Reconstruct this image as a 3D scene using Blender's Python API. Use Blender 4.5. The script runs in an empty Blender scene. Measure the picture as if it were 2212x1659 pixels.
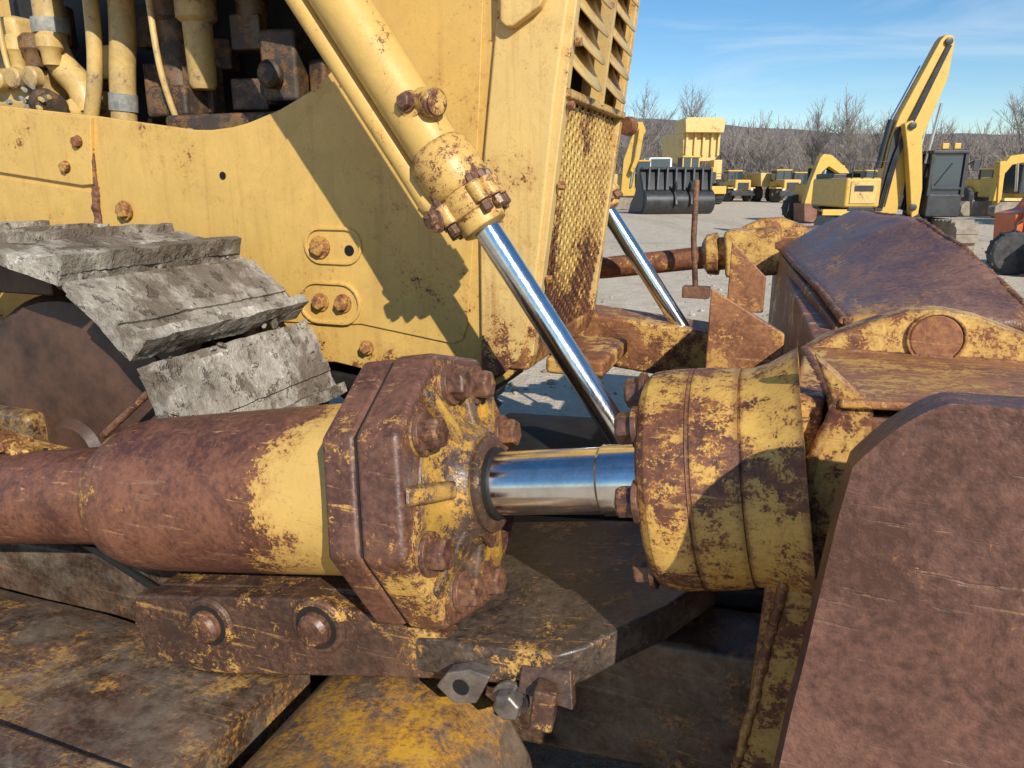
import bpy, bmesh, math, random
from mathutils import Vector, Matrix, noise
random.seed(7)
scn=bpy.context.scene
K=1.35
def V(f,l,z): return Vector((K*f,K*l,K*z))

# ------------------------------------------------------------------ materials
class NT:
    def __init__(s,m):
        s.t=m.node_tree; s.t.nodes.clear(); s.N=s.t.nodes; s.L=s.t.links
    def n(s,typ,**kw):
        nd=s.N.new(typ)
        for k,v in kw.items(): setattr(nd,k,v)
        return nd
    def set(s,sock,v):
        if isinstance(v,bpy.types.NodeSocket): s.L.new(v,sock)
        else: sock.default_value=v
    def math(s,op,a,b=0.5,clamp=False):
        nd=s.n('ShaderNodeMath',operation=op,use_clamp=clamp)
        s.set(nd.inputs[0],a); s.set(nd.inputs[1],b); return nd.outputs[0]
    def noise(s,vec,scale,detail=5,rough=.6,dist=0):
        nd=s.n('ShaderNodeTexNoise'); s.L.new(vec,nd.inputs['Vector'])
        nd.inputs['Scale'].default_value=scale; nd.inputs['Detail'].default_value=detail
        nd.inputs['Roughness'].default_value=rough; nd.inputs['Distortion'].default_value=dist
        return nd.outputs['Fac']
    def map(s,v,a,b,c=0,d=1,sm=False):
        nd=s.n('ShaderNodeMapRange'); nd.clamp=True
        if sm: nd.interpolation_type='SMOOTHSTEP'
        s.set(nd.inputs[0],v)
        for i,x in zip((1,2,3,4),(a,b,c,d)): s.set(nd.inputs[i],x)
        return nd.outputs[0]
    def mix(s,fac,a,b):
        nd=s.n('ShaderNodeMix',data_type='RGBA')
        s.set(nd.inputs[0],fac)
        s.set(nd.inputs[6],a if not isinstance(a,tuple) else (*a,1)[:4]); s.set(nd.inputs[7],b if not isinstance(b,tuple) else (*b,1)[:4])
        return nd.outputs[2]
    def coord(s,scale=(1,1,1),rot=(0,0,0)):
        tc=s.n('ShaderNodeTexCoord'); mp=s.n('ShaderNodeMapping')
        s.L.new(tc.outputs['Object'],mp.inputs[0]); mp.inputs['Scale'].default_value=scale; mp.inputs['Rotation'].default_value=rot
        return mp.outputs[0]
    def out(s,base,rough,bump=None,bs=.3,bd=.01,metal=0,spec=.5):
        p=s.n('ShaderNodeBsdfPrincipled'); o=s.n('ShaderNodeOutputMaterial')
        s.set(p.inputs['Base Color'],base if not isinstance(base,tuple) else (*base,1)[:4]); s.set(p.inputs['Roughness'],rough)
        s.set(p.inputs['Metallic'],metal); p.inputs['Specular IOR Level'].default_value=spec
        if bump is not None:
            b=s.n('ShaderNodeBump'); b.inputs['Strength'].default_value=bs; b.inputs['Distance'].default_value=bd
            s.L.new(bump,b.inputs['Height']); s.L.new(b.outputs[0],p.inputs['Normal'])
        s.L.new(p.outputs[0],o.inputs[0]); return p
def newmat(name):
    m=bpy.data.materials.new(name); m.use_nodes=True; return m,NT(m)

YEL=(.69,.43,.12); RU1=(.085,.032,.020); RU2=(.20,.078,.036); ORG=(.44,.17,.035)
def worn(name,paint=YEL,cover=.5,scale=3.,edge=.12,grads=(),ru1=RU1,ru2=RU2,scr=.5,stretch=(1,1,1),rough=(.42,.55),soft=.012,dust=0.,bd=.004,halo=.5,streak=0.,grease=0.,fleck=0.):
    m,t=newmat(name)
    co=t.coord(stretch); c0=t.coord()
    n1=t.noise(co,scale,4,.65,.3); n2=t.noise(co,scale*6,4,.75); n3=t.noise(c0,scale*32,3,.7)
    v=t.math('ADD',t.math('MULTIPLY',n1,.42),t.math('ADD',t.math('MULTIPLY',n2,.35),t.math('MULTIPLY',n3,.23)))
    for (ax,a,b,amt) in grads:
        sx=t.n('ShaderNodeSeparateXYZ'); t.L.new(c0,sx.inputs[0])
        g=t.map(sx.outputs[ax],a*K,b*K,0,amt); v=t.math('ADD',v,g)
    if edge>0:
        bv=t.n('ShaderNodeBevel',samples=2); bv.inputs[0].default_value=.022
        ge=t.n('ShaderNodeNewGeometry'); dp=t.n('ShaderNodeVectorMath',operation='DOT_PRODUCT')
        t.L.new(bv.outputs[0],dp.inputs[0]); t.L.new(ge.outputs['Normal'],dp.inputs[1])
        e=t.map(dp.outputs['Value'],.99,.8,0,edge); v=t.math('ADD',v,e)
    thr=.5+(.5-cover)*.25
    mask=t.map(v,thr-soft,thr+soft,0,1)
    near=t.map(v,thr+.11,thr+.01,0,scr)
    if scr>0:
        sc1=t.noise(t.coord((2,60,40),(.1,.2,.35)),1.2,3,.6); sc2=t.noise(t.coord((3,50,60),(.3,-.5,-.4)),1.5,3,.6)
        sc=t.math('MAXIMUM',t.map(sc1,.645,.665),t.map(sc2,.645,.665))
        keep=t.math('SUBTRACT',mask,t.math('MULTIPLY',sc,near),True)
    else: keep=mask
    blot=t.noise(c0,5,5,.75,.5); fin=t.noise(c0,60,3,.7)
    r=t.mix(t.map(t.math('ADD',t.math('MULTIPLY',blot,.6),t.math('MULTIPLY',fin,.4)),.42,.60),ru1,ru2)
    orr=t.map(v,thr+.045,thr+.0,0,.75); r=t.mix(t.math('MULTIPLY',orr,t.map(fin,.45,.6)),r,ORG)
    if scr>0: r=t.mix(t.math('MULTIPLY',sc,t.map(blot,.4,.6,.1,.5)),r,(.27,.155,.10))
    if fleck>0: r=t.mix(t.map(t.noise(c0,22,4,.8,.6),.66,.70,0,fleck),r,(.40,.15,.04))
    p=t.mix(t.map(blot,.35,.7,0,.5),paint,tuple(x*.68 for x in paint))
    p=t.mix(t.map(v,thr-.08,thr,0,halo),p,(.38,.15,.035))
    if streak>0:
        st=t.noise(t.coord((14,14,.9)),1.6,4,.65); p=t.mix(t.map(st,.52,.72,0,streak),p,(.34,.15,.035))
    p=t.mix(t.map(n3,.60,.75,0,.5),p,(.17,.09,.04))
    col=t.mix(keep,p,r)
    if grease>0:
        col=t.mix(t.map(t.noise(c0,3.5,5,.7,.6),.42,.60,0,grease),col,(.035,.026,.020))
    if dust>0:
        col=t.mix(t.map(t.noise(c0,7,5,.75),.45,.65,0,dust),col,(.32,.27,.20))
    rr=t.map(keep,0,1,rough[0],rough[1]); rr=t.math('ADD',rr,t.map(blot,.3,.7,-.10,.14))
    h=t.math('ADD',t.math('MULTIPLY',keep,-.5),t.math('ADD',t.math('MULTIPLY',blot,1.2),t.math('MULTIPLY',t.math('MULTIPLY',fin,.35),t.math('ADD',keep,.25))))
    if scr>0: h=t.math('ADD',h,t.math('MULTIPLY',sc,-.2))
    t.out(col,rr,h,.6,bd)
    return m
def simple(name,c1,c2,scale=8,rough=.6,bs=.3,bd=.005,metal=0,lo=.35,hi=.65,detail=5):
    m,t=newmat(name); c0=t.coord(); a=t.noise(c0,scale,detail,.7)
    t.out(t.mix(t.map(a,lo,hi),c1,c2),rough,a,bs,bd,metal); return m

M_hull=worn('hull_paint',cover=.07,scale=2.6,edge=0,grads=((2,1.22,1.0,.13),(0,-.80,-.60,.03)),halo=.35,streak=.28,bd=.003,rough=(.36,.6),scr=0)
M_hull2=worn('hull_front_paint',paint=(.74,.50,.18),cover=.18,scale=3.5,edge=0,grads=((2,1.25,1.02,.12),),halo=.4,streak=.5,bd=.0025,scr=0)
M_grille=worn('grille_paint',paint=(.74,.49,.15),cover=.28,scale=4,edge=0,grads=((2,1.50,1.15,.15),(1,2.1,1.95,.06)),halo=.6,bd=.002,scr=0)
M_louv=worn('louver_paint',paint=(.62,.42,.15),cover=.16,scale=5,edge=0,halo=.5,dust=.4,scr=0)
M_lift=worn('lift_cylinder_paint',cover=.16,scale=5,edge=0,stretch=(1,1,.55),halo=.2,bd=.003,scr=0)
M_liftw=worn('lift_gland_paint',cover=.38,scale=7,edge=.08,halo=.4,bd=.003,scr=0)
M_barrel=worn('barrel_worn',cover=.93,scale=3.2,edge=0,grads=((0,-.87,-.68,-.24),(0,-1.2,-1.25,-.06),(0,-1.25,-1.30,.06)),scr=1,ru1=(.090,.034,.023),ru2=(.23,.092,.050),rough=(.42,.46),bd=.004,fleck=.7)
M_flange=worn('flange_worn',cover=.76,scale=5.5,edge=.12,scr=1,ru1=(.080,.034,.024),ru2=(.19,.085,.052),rough=(.42,.44),bd=.005,fleck=.5)
M_face=worn('flange_face_worn',paint=(.68,.39,.06),cover=.48,scale=7,edge=.12,scr=.7,ru1=(.06,.033,.025),ru2=(.18,.115,.08),rough=(.42,.42),grease=.45)
M_cap=worn('trunnion_cap_paint',paint=(.70,.42,.10),cover=.48,scale=5.5,edge=.12,scr=.8,ru1=(.09,.033,.02),ru2=(.22,.082,.035),stretch=(.7,1,1))
M_guard=worn('guard_worn',cover=.78,scale=4.5,edge=0,scr=.9,ru1=(.068,.033,.023),ru2=(.17,.09,.055),grease=.5,rough=(.42,.42),fleck=.4)
M_shelf=worn('shelf_greasy',cover=.80,scale=4,edge=0,scr=.9,ru1=(.045,.032,.025),ru2=(.16,.115,.085),grease=.65,rough=(.4,.38))
M_arm=worn('push_arm_worn',paint=(.58,.36,.10),cover=.68,scale=2.2,edge=0,scr=.5,ru1=(.060,.034,.022),ru2=(.19,.11,.068),dust=.4,soft=.03,grease=.55,rough=(.45,.34),fleck=.3)
M_arm2=worn('trunnion_mud',paint=(.62,.33,.03),cover=.52,scale=2.6,edge=0,scr=.2,grads=((2,.72,.55,.10),),ru1=(.08,.045,.03),ru2=(.18,.12,.08),soft=.05,dust=.2,grease=.3)
M_plate=worn('blade_end_worn',cover=1.05,scale=3,edge=.0,scr=.5,ru1=(.082,.036,.026),ru2=(.19,.086,.058),rough=(.45,.45),bd=.010,fleck=.6)
M_blade=worn('blade_back_rust',cover=.74,scale=3,edge=0,scr=.6,ru1=(.11,.043,.025),ru2=(.27,.105,.045))
M_blades=worn('blade_socket_yellow',cover=.44,scale=3.2,edge=.12,scr=.6,ru1=(.10,.035,.022),ru2=(.22,.08,.035))
M_farr=worn('far_rusty_yellow',cover=.60,scale=3.5,edge=0,scr=.5,ru1=(.12,.045,.025),ru2=(.30,.12,.045))
M_top=worn('blade_top_orange',paint=(.68,.39,.10),cover=.60,scale=2.6,edge=0,scr=.9,ru1=(.20,.075,.035),ru2=(.42,.18,.07),stretch=(.6,1,1))
M_spill=worn('spill_plate_rust',paint=(.5,.27,.07),cover=.88,scale=2.5,edge=0,scr=.6,grads=((1,1.9,1.5,-.10),),ru1=(.125,.055,.038),ru2=(.28,.14,.088),rough=(.4,.42),stretch=(1,.3,1),fleck=.4,bd=.010)
M_ear=worn('ear_paint',paint=(.72,.46,.13),cover=.40,scale=5,edge=.10,scr=.5,halo=.7)
M_bolt=worn('bolt_rusty',paint=(.5,.28,.08),cover=.80,scale=14,edge=0,ru1=(.07,.032,.022),ru2=(.23,.11,.065),rough=(.45,.40),bd=.003,scr=0)
M_boltp=worn('bolt_painted',paint=(.58,.33,.09),cover=.52,scale=14,edge=0,ru1=(.14,.05,.03),ru2=(.3,.11,.05),scr=0)
M_weld=worn('weld_rust',paint=(.5,.3,.08),cover=.78,scale=16,edge=0,ru1=(.10,.04,.025),ru2=(.30,.13,.06),bd=.01,scr=0)
M_steel=simple('worn_steel',(.10,.085,.075),(.26,.22,.19),22,.38,.4,.004,.4)
M_dark=simple('greasy_shade_dark',(.008,.007,.006),(.03,.024,.02),6,.6)  # grease, with the shade of inner and lower parts put into the colour
M_black=simple('hole_black',(.004,.004,.004),(.008,.007,.006),6,.9)
M_idler=simple('idler_dark_rust',(.025,.014,.010),(.11,.055,.035),4,.5,.5,.01)
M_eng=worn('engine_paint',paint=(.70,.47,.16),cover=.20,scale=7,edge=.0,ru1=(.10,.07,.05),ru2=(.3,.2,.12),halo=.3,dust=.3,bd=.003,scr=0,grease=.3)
M_engd=worn('engine_shaded_paint',paint=(.16,.10,.04),cover=.55,scale=5,edge=.0,ru1=(.02,.016,.014),ru2=(.07,.05,.035),dust=.1,scr=0,grease=.5)  # darkened copy of the engine paint; bay shade is in the colour
M_enggray=simple('engine_gray_blue',(.16,.17,.17),(.42,.38,.30),14,.6)
m,t=newmat('chrome'); c0=t.coord((1,1,1)); a=t.noise(t.coord((30,30,2)),6,3,.6); b=t.noise(c0,9,5,.7)
t.out(t.mix(t.map(b,.45,.7),(.78,.78,.77),(.56,.54,.51)),t.map(t.math('MULTIPLY',a,b),.1,.45,.09,.27),a,.05,.0006,1.0); M_chrome=m
# dried mud on the track shoes
m,t=newmat('dried_mud'); c0=t.coord()
a=t.noise(c0,5,7,.72); b=t.noise(c0,38,4,.75); d=t.noise(c0,3.2,6,.68); e_=t.noise(c0,14,4,.7)
col=t.mix(t.map(a,.38,.58),(.19,.16,.125),(.45,.40,.33)); col=t.mix(t.map(t.math('MULTIPLY',b,a),.32,.38),col,(.72,.68,.61)); col=t.mix(t.map(d,.49,.55,0,.8),col,(.145,.11,.08)); col=t.mix(t.map(e_,.59,.63,0,.65),col,(.09,.068,.05))
t.out(col,.95,t.math('ADD',t.math('MULTIPLY',a,1.2),t.math('ADD',t.math('MULTIPLY',b,.35),t.math('MULTIPLY',t.map(e_,.58,.62),-.25))),1,.022,0,.15); M_mud=m
# ground
m,t=newmat('gravel_ground'); tc=t.n('ShaderNodeTexCoord'); g=tc.outputs['Object']
a=t.noise(g,.12,5,.6,.5); b=t.noise(g,2.5,6,.8); d=t.noise(g,18,3,.8); tr=t.noise(t.coord((.9,.08,1),(0,0,.5)),.8,5,.6)
col=t.mix(t.map(b,.35,.65),(.52,.42,.30),(.70,.58,.43)); col=t.mix(t.map(a,.56,.68,0,.7),col,(.30,.265,.225))
col=t.mix(t.map(tr,.5,.7,0,.4),col,(.32,.245,.165)); col=t.mix(t.map(d,.55,.7,0,.5),col,(.74,.64,.50)); col=t.mix(t.map(d,.42,.3,0,.5),col,(.22,.17,.12))
t.out(col,.95,t.math('ADD',b,t.math('MULTIPLY',d,.4)),1,.05,0,.2); M_ground=m
M_hill=simple('wooded_hill',(.105,.083,.085),(.20,.155,.135),.02,1,0)
M_bark=simple('bark_gray',(.17,.145,.125),(.34,.30,.26),2,.9)
M_twig=simple('twig_gray',(.17,.14,.12),(.34,.29,.25),2,.9)
M_brush=simple('brush_brown',(.11,.08,.055),(.25,.19,.13),3,.95)
M_fy=worn('machine_yellow',paint=(.70,.43,.08),cover=.08,scale=1.2,edge=0,halo=.3,bd=.002,scr=0)
M_fy2=worn('machine_yellow_faded',paint=(.70,.50,.18),cover=.14,scale=.8,edge=0,halo=.3,bd=.002,scr=0)
M_fb=simple('machine_black',(.018,.018,.02),(.045,.045,.048),3,.45)
M_fsteel=simple('bucket_black',(.02,.02,.022),(.05,.05,.052),3,.4)
M_tire=simple('tire_rubber',(.03,.028,.026),(.08,.075,.07),6,.85)
M_glass,t=newmat('cab_glass'); t.out((.03,.05,.07),.08,None,spec=.8)
M_org=simple('orange_paint',(.62,.10,.02),(.72,.16,.04),3,.45)
M_white=simple('white_paint',(.62,.62,.6),(.78,.78,.76),3,.45)
M_brown=simple('brown_bucket',(.16,.07,.045),(.28,.13,.08),3,.7)
M_tpad=simple('track_pad_dusty',(.20,.16,.12),(.36,.30,.23),3,.8)
M_chr2=simple('far_rod',(.6,.6,.6),(.75,.75,.75),3,.2,0,.001,1)

# ------------------------------------------------------------------ mesh helpers
def empty(name,loc=(0,0,0),rz=0):
    e=bpy.data.objects.new(name,None); scn.collection.objects.link(e); e.location=loc; e.rotation_euler=(0,0,rz); e.empty_display_size=.3; return e
def fin(name,bm,mat,parent,bev=0,ang=35,seg=2,smooth=True):
    bmesh.ops.recalc_face_normals(bm,faces=bm.faces)
    me=bpy.data.meshes.new(name); bm.to_mesh(me); bm.free()
    me.materials.append(mat)
    if smooth:
        for p in me.polygons: p.use_smooth=True
        me.set_sharp_from_angle(angle=math.radians(ang))
    o=bpy.data.objects.new(name,me); scn.collection.objects.link(o); o.parent=parent
    if bev>0:
        b=o.modifiers.new('b','BEVEL'); b.width=bev; b.segments=seg; b.limit_method='ANGLE'; b.angle_limit=math.radians(30); b.harden_normals=True
    return o
def prism(name,pts,off,mat,parent,bev=0,**k):
    bm=bmesh.new(); off=Vector(off)
    a=[bm.verts.new(p) for p in pts]; b=[bm.verts.new(Vector(p)+off) for p in pts]; n=len(a)
    bm.faces.new(a); bm.faces.new(b[::-1])
    for i in range(n): bm.faces.new((a[i],b[i],b[(i+1)%n],a[(i+1)%n]))
    return fin(name,bm,mat,parent,bev,**k)
def frame(d):
    d=Vector(d).normalized(); up=Vector((0,0,1)) if abs(d.z)<.9 else Vector((0,1,0))
    x=d.cross(up).normalized(); y=x.cross(d).normalized(); return d,x,y
def lathe(name,p,d,prof,mat,parent,seg=48,bev=0,ang=35,a0=0):
    d,x,y=frame(d); p=Vector(p); bm=bmesh.new(); rings=[]
    for s,r in prof:
        rings.append([bm.verts.new(p+d*s+(x*math.cos(a0+2*math.pi*i/seg)+y*math.sin(a0+2*math.pi*i/seg))*r) for i in range(seg)])
    for a,b in zip(rings,rings[1:]):
        for i in range(seg): bm.faces.new((a[i],a[(i+1)%seg],b[(i+1)%seg],b[i]))
    bm.faces.new(rings[0]); bm.faces.new(rings[-1][::-1])
    return fin(name,bm,mat,parent,bev,ang)
def tube(name,path,r,mat,parent,seg=14,jit=0,res=0):
    path=[Vector(p) for p in path]
    if res:
        q=[]
        for i in range(len(path)-1):
            p0=path[max(i-1,0)];p1=path[i];p2=path[i+1];p3=path[min(i+2,len(path)-1)]
            for k in range(res):
                u=k/res; q.append(.5*((2*p1)+(p2-p0)*u+(2*p0-5*p1+4*p2-p3)*u*u+(3*p1-p0-3*p2+p3)*u**3))
        q.append(path[-1]); path=q
    bm=bmesh.new(); rings=[]; up=None
    for i,p in enumerate(path):
        d=(path[min(i+1,len(path)-1)]-path[max(i-1,0)]).normalized()
        if up is None: up=frame(d)[1]
        x=(up-d*up.dot(d)).normalized(); up=x; y=d.cross(x); rr=r[i] if isinstance(r,(list,tuple)) else r
        rings.append([bm.verts.new(p+(x*math.cos(6.2832*k/seg)+y*math.sin(6.2832*k/seg))*rr*(1+jit*noise.noise(p*40+Vector((k,0,0))))) for k in range(seg)])
    for a,b in zip(rings,rings[1:]):
        for k in range(seg): bm.faces.new((a[k],a[(k+1)%seg],b[(k+1)%seg],b[k]))
    bm.faces.new(rings[0][::-1]); bm.faces.new(rings[-1])
    return fin(name,bm,mat,parent,0,50)
def weld(name,a,b,r,parent,mat=None,n=None):
    a=Vector(a);b=Vector(b); n=n or max(6,int((b-a).length/.010))
    path=[a.lerp(b,i/n)+noise.noise_vector(a.lerp(b,i/n)*25)*r*.4 for i in range(n+1)]
    return tube(name,path,[r*(1+.12*math.sin(i*2.1)+.22*random.random()) for i in range(n+1)],mat or M_weld,parent,8)
def bolt(p,d,r,h,mat,parent,name='bolt',washer=True,rot=None):
    rot=random.random() if rot is None else rot
    d=Vector(d).normalized(); p=Vector(p)
    if washer: lathe(name+'_washer',p-d*h*.1,d,[(0,r*1.28),(h*.28,r*1.28)],mat,parent,24,bev=h*.05)
    lathe(name,p-d*h*.1,d,[(0,r),(h*.95,r),(h*1.08,r*.84)],mat,parent,6,bev=r*.07,a0=rot,ang=20)
def lump(name,bm,amp,sc,mat,parent,ang=60,fine=0):
    for v in bm.verts:
        q=v.co*sc; v.co+=noise.noise_vector(q)*amp+noise.noise_vector(q*3.7)*amp*.4+noise.noise_vector(q*8)*amp*fine
    return fin(name,bm,mat,parent,0,ang)
def gridbox(c,ex,ey,ez,n=(8,8,2)):
    bm=bmesh.new(); vs={}
    def g(i,j,k):
        key=(i,j,k)
        if key not in vs: vs[key]=bm.verts.new(c+ex*(2*i/n[0]-1)+ey*(2*j/n[1]-1)+ez*(2*k/n[2]-1))
        return vs[key]
    for i in range(n[0]):
        for j in range(n[1]):
            for k in (0,n[2]): bm.faces.new((g(i,j,k),g(i+1,j,k),g(i+1,j+1,k),g(i,j+1,k)))
    for i in range(n[0]):
        for k in range(n[2]):
            for j in (0,n[1]): bm.faces.new((g(i,j,k),g(i+1,j,k),g(i+1,j,k+1),g(i,j,k+1)))
    for j in range(n[1]):
        for k in range(n[2]):
            for i in (0,n[0]): bm.faces.new((g(i,j,k),g(i,j+1,k),g(i,j+1,k+1),g(i,j,k+1)))
    return bm
def box(name,c,h,mat,parent,bev=0,rz=0,ry=0):
    R=Matrix.Rotation(rz,3,'Z')@Matrix.Rotation(ry,3,'Y'); c=Vector(c)
    bm=gridbox(c,R@Vector((h[0],0,0)),R@Vector((0,h[1],0)),R@Vector((0,0,h[2])),(1,1,1)); return fin(name,bm,mat,parent,bev)

# ================================================================== BULLDOZER
D=empty('bulldozer',(0,0,1.7-1.6*K),math.radians(-20))
def fl(name,pts,l0,l1,mat,bev=0,**k): return prism(name,[V(f,l0,z) for f,z in pts],(0,K*(l1-l0),0),mat,D,bev,**k)
fl('hull_side',[(-3.8,.95),(-1.3,1.06),(-.9,1.003),(-.84,1.0),(-.79,1.015),(-.72,1.06),(-.68,1.10),(-.655,1.17),(-.62,1.41),(-.58,1.83),(-.55,2.04),(-.48,2.7),(-2.35,2.7),(-2.35,2.26),(-1.09,2.22),(-1.13,2.08),(-1.165,2.01),(-1.21,1.952),(-1.28,1.895),(-1.33,1.865),(-1.38,1.843),(-1.44,1.818),(-1.5,1.80),(-1.56,1.783),(-1.621,1.772),(-1.70,1.766),(-1.763,1.768),(-2.165,1.821),(-2.59,1.867),(-3.8,1.99)],1.95,1.975,M_hull,.006)  # strip above the bay opening is added out of view to block sun
fl('side_panel',[(-1.64,1.18),(-1.64,1.34),(-1.63,1.50),(-1.61,1.55),(-1.55,1.60),(-1.43,1.725),(-1.26,1.875),(-1.17,1.96),(-1.09,2.12),(-1.0,2.55),(-.76,2.55),(-.80,1.8),(-.825,1.42),(-.845,1.21),(-.86,1.165),(-.89,1.15),(-1.20,1.19),(-1.30,1.18),(-1.42,1.18)],1.943,1.9505,M_hull,.005)
fl('rear_side_panel',[(-3.6,1.76),(-2.25,1.60),(-2.205,1.603),(-2.17,1.815),(-2.59,1.86),(-3.6,1.965)],1.936,1.951,M_hull,.005)
fl('lower_rear_panel',[(-3.6,1.1),(-2.21,1.3),(-2.215,1.58),(-3.6,1.735)],1.943,1.951,M_hull,.004)
weld('seam_weld',V(-2.19,1.945,1.815),V(-2.205,1.945,1.35),.008,D)
weld('seam_weld',V(-2.2,1.945,1.60),V(-2.215,1.945,1.42),.016,D)
fl('front_frame_side',[(-.80,1.035),(-.73,1.075),(-.685,1.12),(-.66,1.18),(-.625,1.41),(-.585,1.83),(-.555,2.04),(-.49,2.68),(-.70,2.68),(-.745,2.04),(-.785,1.69),(-.80,1.5)],1.932,1.951,M_hull2,.012,seg=3)
fl('hinge_plate',[(-.725,2.3),(-.725,2.0),(-.71,1.985),(-.69,1.985),(-.62,2.025),(-.60,2.06),(-.58,2.3)],1.90,1.933,M_hull2,.008)
bolt(V(-.63,1.90,2.09),(0,-1,0),.024,.03,M_boltp,D)
def capsule(f0,f1,z,r,n=10):
    return [(f1+r*math.cos(a),z+r*math.sin(a)) for a in [math.pi*(i/n-.5) for i in range(n+1)]]+[(f0+r*math.cos(a),z+r*math.sin(a)) for a in [math.pi*(i/n+.5) for i in range(n+1)]]
def ringplate(name,outer,inner,l0,l1,mat):
    bm=bmesh.new(); n=len(outer)
    A=[bm.verts.new(V(f,l0,z)) for f,z in outer];B=[bm.verts.new(V(f,l0,z)) for f,z in inner]
    A2=[bm.verts.new(V(f,l1,z)) for f,z in outer];B2=[bm.verts.new(V(f,l1,z)) for f,z in inner]
    for i in range(n):
        j=(i+1)%n
        bm.faces.new((A[i],A[j],B[j],B[i])); bm.faces.new((A[i],A[j],A2[j],A2[i])); bm.faces.new((B[i],B[j],B2[j],B2[i]))
    return fin(name,bm,mat,D,.003)
ringplate('slot_rim',capsule(-1.325,-1.235,1.425,.056),capsule(-1.325,-1.235,1.425,.046),1.935,1.943,M_hull)
lathe('slot_hole',V(-1.225,1.9425,1.412),(0,-1,0),[(0,.022),(.002,.022)],M_black,D,20)
bolt(V(-1.325,1.94,1.42),(0,-1,0),.036,.035,M_boltp,D)
ringplate('boss_rim',capsule(-1.35,-1.26,1.25,.066),capsule(-1.35,-1.26,1.25,.057),1.935,1.943,M_hull)
for f in (-1.335,-1.255): bolt(V(f,1.94,1.252),(0,-1,0),.030,.035,M_boltp,D)
for f,z,r in ((-2.08,1.52,.034),(-2.24,1.74,.024),(-2.31,1.66,.024),(-1.18,1.12,.024)): bolt(V(f,1.94,z),(0,-1,0),r,.03,M_boltp,D)
lathe('drain_hole',V(-1.67,1.9485,1.63),(0,-1,0),[(0,.016),(.002,.016)],M_black,D,20)
fl('hull_far_side',[(-3.8,.95),(-1.3,1.06),(-.84,1.0),(-.72,1.06),(-.655,1.17),(-.55,2.04),(-.48,2.7),(-3.8,2.7)],2.64,2.665,M_hull,.006)
box('hood_top',V(-1.4,2.30,2.715),(K*.95,K*.37,K*.015),M_hull,D,.01)
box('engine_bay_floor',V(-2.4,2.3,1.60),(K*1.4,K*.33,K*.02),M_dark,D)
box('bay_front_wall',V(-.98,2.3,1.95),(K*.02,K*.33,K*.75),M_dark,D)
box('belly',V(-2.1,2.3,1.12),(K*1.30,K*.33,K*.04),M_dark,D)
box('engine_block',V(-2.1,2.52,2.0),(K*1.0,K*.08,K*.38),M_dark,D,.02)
box('equalizer_shade_box',V(-.50,2.35,.66),(K*.45,K*.22,K*.12),M_dark,D,.03,0,-.05)  # dark box added to paint in the hull's shade underneath
box('belly_shade_box',V(-1.2,2.25,.98),(K*.34,K*.26,K*.03),M_dark,D,.02,0,.05)  # second dark box added to deepen the shade below the hull
def eng(name,path,r,mat=M_eng,res=5,seg=16): return tube(name,[V(*p) for p in path],r,mat,D,seg,0,res)
eng('intake_pipe',[(-2.62,2.22,2.5),(-2.62,2.22,2.16),(-2.61,2.21,2.10),(-2.56,2.2,2.02),(-2.49,2.2,1.95),(-2.46,2.2,1.86)],.070)
lathe('pipe_collar',V(-2.62,2.22,2.14),(0,0,1),[(0,.085),(.03,.088),(.07,.085)],M_enggray,D)
lathe('pipe_collar',V(-2.62,2.22,2.27),(0,0,1),[(0,.085),(.1,.088)],M_eng,D)
eng('riser_pipe',[(-2.33,2.15,2.6),(-2.335,2.15,2.2),(-2.36,2.15,1.98),(-2.42,2.15,1.80)],.035)
eng('riser_pipe',[(-2.24,2.2,2.6),(-2.25,2.2,2.2),(-2.29,2.2,1.95),(-2.31,2.2,1.74)],.060,M_eng)
lathe('pipe_collar',V(-2.30,2.2,1.86),(0.1,0,1),[(0,.066),(.08,.066)],M_enggray,D)
eng('fuel_line',[(-2.75,2.1,2.6),(-2.73,2.1,2.2),(-2.71,2.1,2.0),(-2.65,2.12,1.93)],.013)
eng('fuel_line',[(-2.03,2.1,2.6),(-2.03,2.1,2.2),(-2.01,2.1,1.95),(-1.99,2.15,1.75)],.014)
lathe('filter_canister',V(-1.93,2.2,1.92),(0,0,1),[(0,.05),(.02,.062),(.28,.066),(.30,.09),(.42,.09),(.5,.085),(.52,.11),(.56,.11),(.8,.10)],M_eng,D,32)
lathe('filter_canister',V(-1.78,2.3,2.1),(0,0,1),[(0,.05),(.02,.07),(.35,.075),(.37,.09),(.6,.09)],M_engd,D,32)
lathe('filter_canister',V(-2.12,2.3,1.9),(0,0,1),[(0,.05),(.02,.08),(.35,.08),(.37,.1),(.9,.1)],M_engd,D,32)
box('pump_body',V(-1.62,2.25,1.98),(.085,.09,.15),M_engd,D,.02,.2)
box('pump_body',V(-1.50,2.3,1.93),(.05,.07,.10),M_engd,D,.02,-.2)
lathe('pump_cover',V(-1.62,2.17,1.95),(0,-1,0),[(0,.06),(.03,.06),(.05,.04)],M_engd,D,24,.004)
box('side_casting',V(-1.75,2.15,1.78),(.34,.10,.065),M_engd,D,.02)
box('side_casting',V(-2.05,2.2,1.88),(.12,.08,.07),M_engd,D,.02)
box('head_casting',V(-2.95,2.2,1.95),(.42,.14,.09),M_eng,D,.025)
box('head_casting',V(-2.72,2.15,1.86),(.26,.08,.06),M_eng,D,.02)
box('valve_cover',V(-2.95,2.24,2.13),(.32,.13,.10),M_eng,D,.04)
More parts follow.
